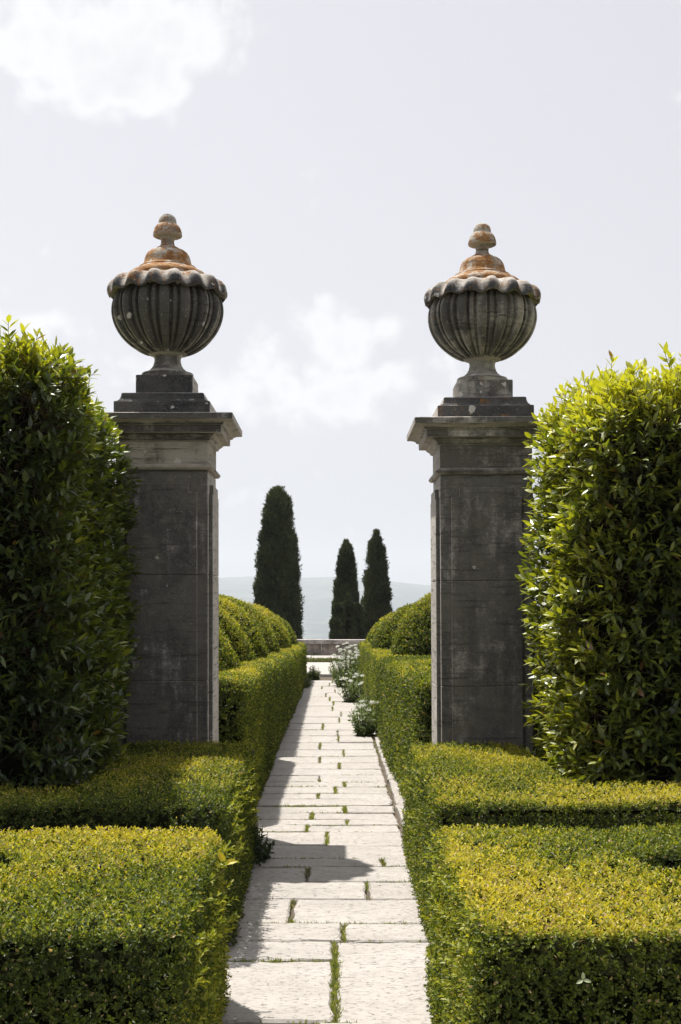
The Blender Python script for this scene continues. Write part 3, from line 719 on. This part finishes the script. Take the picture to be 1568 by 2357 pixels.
laurel('tall laurel hedge with glossy sunlit side, beside the dark grey pillar', [(1.49, 7.40, .40), (4.6, 7.38), (4.6, 10.4), (1.72, 10.4), (1.70, 9.15, .1), (1.56, 8.86, .1), (1.335, 8.80, .10)], lambda x, y: 2.96 + .03 * (y - 7) + .03 * (x - 1.5), (2.4, 8.4), 52, .33)

# ------------------------------------------------------------------ hedges along the far path, clipped bushes
def far_z(x, y): return 1.10 - (y - 10) * .0128
box_hedge('waist-high box hedge in two clipped lengths, nearer length beside the pale-friezed pillar', [(-1.7, 10.35), (-.70, 10.35, .22), (-.66, 14.6, .15), (-1.5, 14.6)], lambda x, y: far_z(x, y) + .015, 1150, (-1.1, 12.5), 35, .52, 0, .05, .10, .027, name='box_hedge')
box_hedge('waist-high box hedge, farther clipped length running to the stone parapet', [(-1.5, 15.0), (-.66, 15.0, .15), (-.58, 29.6, .15), (-1.4, 29.6)], lambda x, y: far_z(x, y) - .03, 620, (-1.05, 22), 36, .55, 0, .03, .10, .036, name='box_hedge')
box_hedge('long waist-high box hedge behind the white-flowering plants', [(.68, 10.35, .22), (1.7, 10.35), (1.25, 29.6), (.60, 29.6, .15), (.62, 14)], far_z, 800, (1.0, 18), 37, .50, 0, .04, .10, .031, name='box_hedge')

def dome_points(n, rx, ry, h, rng, seed, base=.0):
    u = rng.uniform(0, 2 * math.pi, n); v = rng.uniform(-.25, 1, n)         # v = sin(elevation)
    c = np.sqrt(np.maximum(0, 1 - np.clip(v, 0, 1) ** 2)) * np.where(v < 0, 1 - .35 * (v / .25) ** 2, 1)
    zc = h * .45
    P = np.column_stack([rx * c * np.cos(u), ry * c * np.sin(u), np.where(v >= 0, zc + (h - zc) * v, zc * (1 + v / .25))])
    N = unit(np.column_stack([c * np.cos(u) / rx, c * np.sin(u) / ry, np.where(v > 0, v / (h - zc), v * .4)]))
    P = P + N * (.035 * wob(P + seed, 3.0, seed) + .02 * wob(P + seed, 9, seed + 2))[:, None]
    return P, N
def topiary(label, x, y, rx, ry, h, seed, group, young=.5):
    rng = np.random.default_rng(seed); t = empty('topiary_bush', (x, y, 0), label, 'topiary bush', group)
    sc = max(1, y / 15) ** .7; n = int(2 * math.pi * (rx + ry) / 2 * h * 900 / sc ** 1.6)
    P, N = dome_points(n, rx, ry, h, rng, seed); loc = np.array(t.location); k = thin(P + loc, N, rng); P, N = P[k], N[k]
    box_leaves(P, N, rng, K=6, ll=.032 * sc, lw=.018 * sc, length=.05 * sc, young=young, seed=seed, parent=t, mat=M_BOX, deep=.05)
    m, q = 24, 10; V, F = [], []
    for j in range(q):
        e = j / (q - 1); v = -.25 + 1.25 * e; c = math.sqrt(max(0, 1 - max(0, v) ** 2)) * (1 - .35 * (v / .25) ** 2 if v < 0 else 1); z = h * .45 + (h * .55 - .07) * v if v >= 0 else h * .45 * (1 + v / .25) - .03
        for i in range(m): a = i / m * 6.28319; V.append(((rx - .08) * max(c, .02) * math.cos(a), (ry - .08) * max(c, .02) * math.sin(a), z))
    for j in range(q - 1):
        for i in range(m): k = (i + 1) % m; F.append((j * m + i, j * m + k, (j + 1) * m + k, (j + 1) * m + i))
    link('inner_twigs', poly_mesh('inner_twigs', V, F), M_TWIG, t)
for i, (px, y, h, rx, ry) in enumerate([(560, 12.8, 1.90, 1.0, 1.15), (589, 15.0, 1.90, 1.0, 1.15), (618, 17.6, 1.87, 1.0, 1.3), (646, 20.7, 1.80, 1.0, 1.5), (669, 24.2, 1.70, .95, 1.7), (685, 28.2, 1.60, .95, 1.7)]):
    xr = (px - VPX) * y / F_PX; topiary(['largest rounded clipped bush of the touching row, first one from the pale-friezed pillar', 'rounded clipped bush of the touching row, second from the pale-friezed pillar', 'rounded clipped bush of the touching row, third from the pale-friezed pillar', 'rounded clipped bush of the touching row, third from the parapet end', 'rounded clipped bush of the touching row, second from the parapet end', 'lowest rounded clipped bush, last of the touching row, below the broad cypress'][i], xr - rx, y, rx, ry, h, 60 + i, 'row of rounded bushes behind the two-length hedge', .52)
for i, (px, y, h, rx, ry, lb) in enumerate([(897, 18.0, 2.0, 1.05, 1.1, 'largest round clipped bush, beside the dark grey pillar, behind the long hedge'), (856, 22.2, 1.72, .95, 1.0, 'middle one of three round clipped bushes behind the long hedge'), (838, 26.4, 1.56, .85, .95, 'smallest round clipped bush, in front of the slimmer right cypress')]):
    xl = (px - VPX) * y / F_PX
    if i == 2: lb = 'smallest of three round clipped bushes behind the long hedge, near the cypress pair'
    topiary(lb, xl + rx, y, rx, ry, h, 70 + i, 'round bushes behind the long hedge', .48)

# ------------------------------------------------------------------ cypresses
def cypress(label, x, y, h, prof, seed, dens=1.0, name='cypress_tree', group='cypresses beyond the parapet', zb=-1.6, lumps=.13):
    rng = np.random.default_rng(seed); t = empty(name, (x, y, zb), label, 'cypress tree', group)
    pz, pr = zip(*prof); H = h - zb
    def rad(z, a, s=1.):
        r = np.interp(z / H, pz, pr); q = np.column_stack([np.cos(a) * 1.9, np.sin(a) * 1.9, z * .42])
        return r * (1 + lumps * .6 * wob(q, 2.2, seed) + lumps * 1.1 * np.abs(wob(q, 4.5, seed + 3)) + lumps * .7 * wob(q, 11.0, seed + 4) - lumps * .5) * s
    # upright clumps of spray packed round the column
    M = int(150 * dens * max(.6, H / 8)); cz = rng.uniform(.04, .93, M) ** .95 * H; ca = rng.uniform(0, 6.2832, M); big = rng.uniform(.65, 1.3, M)
    rc = np.interp(cz / H, pz, pr); cs = np.clip(rc * .38, .07, .30) * big; cr_ = np.maximum(0, rc - cs * .75) * rng.uniform(.86, 1.06, M)
    C = np.column_stack([cr_ * np.cos(ca), cr_ * np.sin(ca), cz]); shade = rng.uniform(-.25, .25, M)
    n = int(17000 * dens); ci = rng.choice(M, n, p=cs ** 1.5 / (cs ** 1.5).sum()); u = unit(rng.normal(size=(n, 3)))
    P = C[ci] + u * cs[ci][:, None] * np.array([1, 1, 2.1]) * rng.uniform(.75, 1.05, (n, 1)); P[:, 2] = np.clip(P[:, 2], .02, H * .99)
    lim = np.interp(P[:, 2] / H, pz, pr) * 1.16 + .03; rr = np.hypot(P[:, 0], P[:, 1]); P[:, :2] *= np.minimum(1, lim / np.maximum(rr, 1e-4))[:, None]
    nt = int(260 * dens); tz = rng.uniform(.90, .985, nt) * H; ta = rng.uniform(0, 6.2832, nt); tr_ = np.interp(tz / H, pz, pr) * rng.uniform(.2, .9, nt)
    P = np.concatenate([P, np.column_stack([tr_ * np.cos(ta), tr_ * np.sin(ta), tz])]); ci = np.concatenate([ci, rng.integers(0, M, nt)]); u = np.concatenate([u, np.tile(UP, (nt, 1))]); n += nt
    P[:, 2] -= .12
    G = UP * 1.0 + u * np.array([.55, .55, .15]) + rng.normal(0, .26, (n, 3))
    Pl, D, Nn, Lg, Wd, tt = sprigs(P, G, 4, .20, .19, .055, (12, 42), False, rng)
    c = mixcol((.022, .034, .017), (.125, .155, .066), np.clip(.45 + np.tile(shade[ci], 4) + .2 * wob(Pl, 3.4, seed) + rng.normal(0, .25, len(tt)), 0, 1))
    V, T, m = leaf_verts(Pl, D, Nn, Lg, Wd, False)
    o = link('crown', tri_mesh('crown', V, T, np.repeat(c, m, 0)), M_CYP, t); o['kind'] = 'stuff'
    V, F = [], []; m, q = 20, 22
    for j in range(q):
        zz = H * (.02 + .95 * j / (q - 1)); aa = np.arange(m) / m * 6.28319; rr = rad(np.full(m, zz), aa, .62)
        V += [(rr[i] * math.cos(aa[i]), rr[i] * math.sin(aa[i]), zz - .12) for i in range(m)]
    for j in range(q - 1):
        for i in range(m): k = (i + 1) % m; F.append((j * m + i, j * m + k, (j + 1) * m + k, (j + 1) * m + i))
    link('inner_branches', poly_mesh('inner_branches', V, F), M_TWIG, t)
    tr = [(.16, -.1), (.13, .4), (.10, H * .4), (.03, H * .85)]
    link('trunk', lathe(tr, 10, name='trunk'), M_BARK, t)
    return t
cypress('broad tall single cypress standing beyond the row of touching bushes', -2.44, 60, 7.05, [(0, .85), (.12, 1.0), (.35, .97), (.55, .88), (.72, .70), (.86, .55), (.95, .40), (.985, .26), (1, .08)], 81, 1.7, lumps=.15)
cypress('slim shorter cypress of the pair, with young shoots at its foot', .72, 66, 4.9, [(0, .60), (.2, .62), (.45, .58), (.65, .47), (.82, .35), (.94, .20), (1, .03)], 82, 1.0, lumps=.15)
cypress('slim taller cypress of the pair, behind the round bushes', 2.16, 64, 5.3, [(0, .74), (.2, .74), (.45, .64), (.65, .50), (.82, .36), (.94, .20), (1, .03)], 83, 1.0, lumps=.13)
for i, (px, topy, y, w) in enumerate([(803, 1368, 62.5, .34), (779, 1392, 62, .30), (824, 1392, 62.8, .26), (772, 1425, 61.5, .22)]):
    h = CAM_H + (HZY - topy) * y / F_PX
    cypress(['tallest young pointed cypress, before the middle of the slim shorter cypress', 'stout young cypress at the foot of the slim shorter cypress, above the parapet', 'young cypress in the gap between the two slim cypresses', 'smallest young cypress at the outer foot of the slim shorter cypress'][i], (px - VPX) * y / F_PX, y, h, [(0, w), (.3, w), (.6, w * .72), (.85, w * .4), (1, .03)], 90 + i, .32, 'young_cypress', 'young cypresses at the foot of the pair')

# ------------------------------------------------------------------ parapet at the end of the path
S_PAR = stone_mat('parapet_stone', .34, pale=(.47, .40, .345), seed=21, spots=.1, dark=(.10, .09, .085))
S_COP = stone_mat('parapet_coping', .30, pale=(.50, .46, .43), seed=22, spots=.2, dark=(.10, .09, .085))
def box_mesh(name, x0, x1, y0, y1, z0, z1, b=.008):
    V, F = [], []
    for ins, z in ((0, z0), (0, z1 - b), (b, z1)):
        V += [(x0 + ins, y0 + ins, z), (x1 - ins, y0 + ins, z), (x1 - ins, y1 - ins, z), (x0 + ins, y1 - ins, z)]
    for j in range(2):
        for i in range(4): k = (i + 1) % 4; F.append((j * 4 + i, j * 4 + k, (j + 1) * 4 + k, (j + 1) * 4 + i))
    F += [(8, 9, 10, 11), (3, 2, 1, 0)]
    return poly_mesh(name, V, F)
wall = empty('parapet_wall', (0, 40.6, 0), 'low weathered stone parapet with coping closing the end of the path', 'wall')
rw = np.random.default_rng(77)
def course(name, y0, y1, z0, z1, step, x0, mat, dz=0.):
    x = x0
    while x < 9:
        w = step * float(rw.uniform(.8, 1.2)); d = float(rw.uniform(-.006, .006))
        link(name, box_mesh(name, x + .004, x + w - .004, y0 - 40.6 + d, y1 - 40.6, z0, z1 + d * .5), mat, wall); x += w
course('wall_block', 40.45, 40.85, -.06, .205, 1.1, -9.0, S_PAR); course('wall_block', 40.45, 40.85, .207, .47, 1.2, -9.4, S_PAR)
course('coping_stone', 40.37, 40.93, .475, .605, 1.75, -9.95, S_COP)
# flower bed strip and plants before the wall
def herb(label, name, x, y, h, w, n, seed, cat='plant', colr=((.045, .075, .018), (.13, .17, .035)), ll=.05, lw=.022, group=None, flowers=0, fl_bias=(0, 0), stemmy=True, d=None):
    rng = np.random.default_rng(seed); t = empty(name, (x, y, 0.), label, cat, group); d = d or w
    ns = n; a = rng.uniform(0, 6.2832, ns); r = np.sqrt(rng.uniform(size=ns)); base = np.column_stack([r * np.cos(a) * w * .22, r * np.sin(a) * d * .22, np.full(ns, -.03)])
    tip = np.column_stack([r * np.cos(a) * w * .5, r * np.sin(a) * d * .5, h * rng.uniform(.35, .95, ns) * (1 - .35 * r ** 2)]); tip[:, :2] += rng.normal(0, w * .05, (ns, 2))
    # stems
    g = tip - base; av = unit(np.cross(unit(g), rng.normal(size=g.shape))); bv = np.cross(unit(g), av); r0 = .003 + .001 * y / 10; ring = [av, -av * .5 + bv * .866, -av * .5 - bv * .866]
    V = np.stack([base + q * r0 for q in ring] + [tip + q * r0 * .6 for q in ring], 1).reshape(-1, 3)
    T0 = np.array([[0, 1, 4], [0, 4, 3], [1, 2, 5], [1, 5, 4], [2, 0, 3], [2, 3, 5]]); T = (np.arange(ns)[:, None, None] * 6 + T0[None]).reshape(-1, 3)
    o = link('stems', tri_mesh('stems', V, T, np.full((len(V), 3), (.07, .10, .03))), M_HERB, t); o['kind'] = 'stuff'
    K = 12; Ls = []
    for k in range(K):
        q = (k + .4) / K * .93; P = base + g * q; P[:, 2] += 0; an = rng.uniform(0, 6.28, ns); gu = unit(g); R = np.cos(an)[:, None] * av + np.sin(an)[:, None] * bv
        D = gu * .45 + R * .9; ln = ll * rng.uniform(.6, 1.2, ns) * (1.15 - .5 * q); Ls.append((P, D, UP[None] + rng.normal(0, .4, D.shape), ln, ln * lw / ll, np.full(ns, q)))
    Pl, D, Nn, Lg, Wd, tt = [np.concatenate([b[i] for b in Ls]) for i in range(6)]
    c = mixcol(colr[0], colr[1], np.clip(tt * .6 + rng.uniform(0, .5, len(tt)), 0, 1)); V, T, m = leaf_verts(Pl, D, Nn, Lg, Wd, True)
    o = link('leaves', tri_mesh('leaves', V, T, np.repeat(c, m, 0)), M_HERB, t); o['kind'] = 'stuff'
    if flowers:
        me = flower_mesh()
        pool = np.argsort(-(tip[:, 2] + tip[:, 0] * fl_bias[0] + rng.normal(0, .06, ns)))[:flowers]
        for i in pool:
            o = link('flower_head', me, None, t); s = float(rng.uniform(.5, 1.05)) * (1 + .012 * max(0, y - 15)); o.scale = (s, s, s * .9); o.location = tip[i] + np.array([fl_bias[0] * -.12, -.02, .03]); o.rotation_euler = (rng.normal(0, .3), rng.normal(0, .3), rng.uniform(0, 6))
    return t
_FM = []
def flower_mesh():
    if not _FM:
        rng = np.random.default_rng(3); n = 90; d = unit(rng.normal(size=(n, 3))); d[:, 2] = np.abs(d[:, 2]) * .8 - .1; P = d * rng.uniform(.008, .045, (n, 1)) * np.array([1, 1, .7])
        V, T, m = leaf_verts(P, unit(rng.normal(size=(n, 3))), d, np.full(n, .018), np.full(n, .014), False)
        c = np.repeat(mixcol((.74, .76, .66), (.90, .90, .87), rng.uniform(size=n)), m, 0); me = tri_mesh('flower_head', V, T, c); me.materials.append(M_PETAL); _FM.append(me)
    return _FM[0]
GV = 'white-flowering plants along the path'
VC = ((.075, .11, .035), (.20, .25, .085))
herb('white-flowering leafy plant with dense green foot, first beside the long hedge from the gate', 'flowering_plant', .43, 17.0, .52, .42, 60, 101, 'flowering plant', VC, .07, .034, GV, 13, (-.6, 0))
herb('small white-flowering plant between the two larger flowering clumps', 'flowering_plant', .36, 23.0, .55, .45, 45, 102, 'flowering plant', VC, .07, .034, GV, 14, (-.3, 0))
herb('tall white-flowering clump spilling over the far end of the path', 'flowering_plant', .27, 27.3, .95, .75, 130, 103, 'flowering plant', VC, .08, .036, GV, 70, (-.7, 0), d=1.6)
herb('loose green plant spilling from the long hedge, between the flowering clumps', 'leafy_plant', .45, 25.0, .62, .42, 60, 108, 'plant', VC, .08, .036, d=1.6)
herb('low loose greenery along the foot of the long hedge, past the first flowering plant', 'leafy_plant', .50, 20.2, .40, .28, 60, 109, 'plant', VC, .07, .032, d=3.2)
herb('tall leafy green plant rising behind the white-flowering clump', 'leafy_plant', .52, 28.2, 1.12, .5, 50, 104, 'plant', ((.07, .11, .03), (.20, .25, .06)), .09, .036)
herb('dark low leafy plant at the far end of the two-length hedge', 'leafy_plant', -.40, 29.6, .36, .42, 60, 105, 'plant', ((.03, .045, .014), (.09, .12, .03)), .08, .035)
herb('grey-green low plant creeping at the foot of the farther hedge length', 'leafy_plant', -.56, 27.2, .26, .3, 45, 106, 'plant', ((.05, .065, .03), (.11, .13, .05)), .06, .02, d=2.6)
herb('dark glossy plant leaning onto the path beside the shaded low hedge', 'leafy_plant', -.50, 8.75, .28, .24, 46, 107, 'plant', ((.018, .030, .009), (.05, .075, .016)), .042, .022, d=.7)
for i, (x, lb) in enumerate([(-.75, 'small dark bush growing at the parapet foot, beside the hedge end'), (.05, 'tiny weed tuft at the parapet foot behind the path')]):
    herb(lb, 'wall_weed', x, 40.2, .30 - .12 * i, .9 - .5 * i, 60 - 30 * i, 110 + i, 'weed', ((.03, .045, .012), (.08, .11, .025)), .07, .04, d=.3)
o = poly_mesh('flower_bed', [(-3, 37.25, .02), (3, 37.25, .02), (3, 37.85, .02), (-3, 37.85, .02)], [(0, 1, 2, 3)]); tag(link('flower_bed', o, M_SOIL), kind='structure')
def ground_cover():
    rng = np.random.default_rng(120); n = 5000; P = np.column_stack([rng.uniform(-2.5, 2.5, n), rng.uniform(37.25, 37.85, n), rng.uniform(.02, .14, n)])
    D = unit(np.column_stack([rng.normal(0, .8, (n, 2)), rng.uniform(.2, 1, n)])); V, T, m = leaf_verts(P, D, UP + rng.normal(0, .4, (n, 3)), rng.uniform(.04, .08, n), rng.uniform(.02, .04, n))
    c = mixcol((.05, .08, .02), (.16, .19, .04), rng.uniform(size=n)); c[rng.uniform(size=n) < .08] = (.25, .12, .2)
    tag(link('ground_cover', tri_mesh('ground_cover', V, T, np.repeat(c, m, 0)), M_HERB), 'low green ground cover in the bed before the parapet', 'ground cover', kind='stuff')
ground_cover()

# slim dark post between the shaded low hedge and the far hedge
post = empty('garden_post', (-.578, 9.56, 0), 'slim dark metal post between the shaded hedge and the pillar', 'post')
link('shaft', lathe([(.014, -.03), (.014, .60), (.012, .604)], 16, name='shaft'), M_IRON, post)
link('cap', lathe([(.017, .604), (.018, .610), (.018, .630), (.014, .640), (.004, .644)], 16, name='cap'), M_IRON, post)

# ------------------------------------------------------------------ air
def haze():
    x, y0, y1, z0, z1 = 8900, -39, 11450, -215, 420
    V = [(-x, y0, z0), (x, y0, z0), (x, y1, z0), (-x, y1, z0), (-x, y0, z1), (x, y0, z1), (x, y1, z1), (-x, y1, z1)]
    F = [(3, 2, 1, 0), (4, 5, 6, 7), (0, 1, 5, 4), (1, 2, 6, 5), (2, 3, 7, 6), (3, 0, 4, 7)]
    m = new_mat('haze_air'); b = NB(m); v = b.n('ShaderNodeVolumePrincipled'); o = b.n('ShaderNodeOutputMaterial'); b.L(v.outputs[0], o.inputs['Volume'])
    v.inputs['Color'].default_value = (.815, .855, .91, 1); v.inputs['Density'].default_value = .00016; v.inputs['Anisotropy'].default_value = 0.25
    tag(link('haze', poly_mesh('haze', V, F), m), kind='stuff', label='thin pale haze hanging over the valley', cat='haze')
haze()
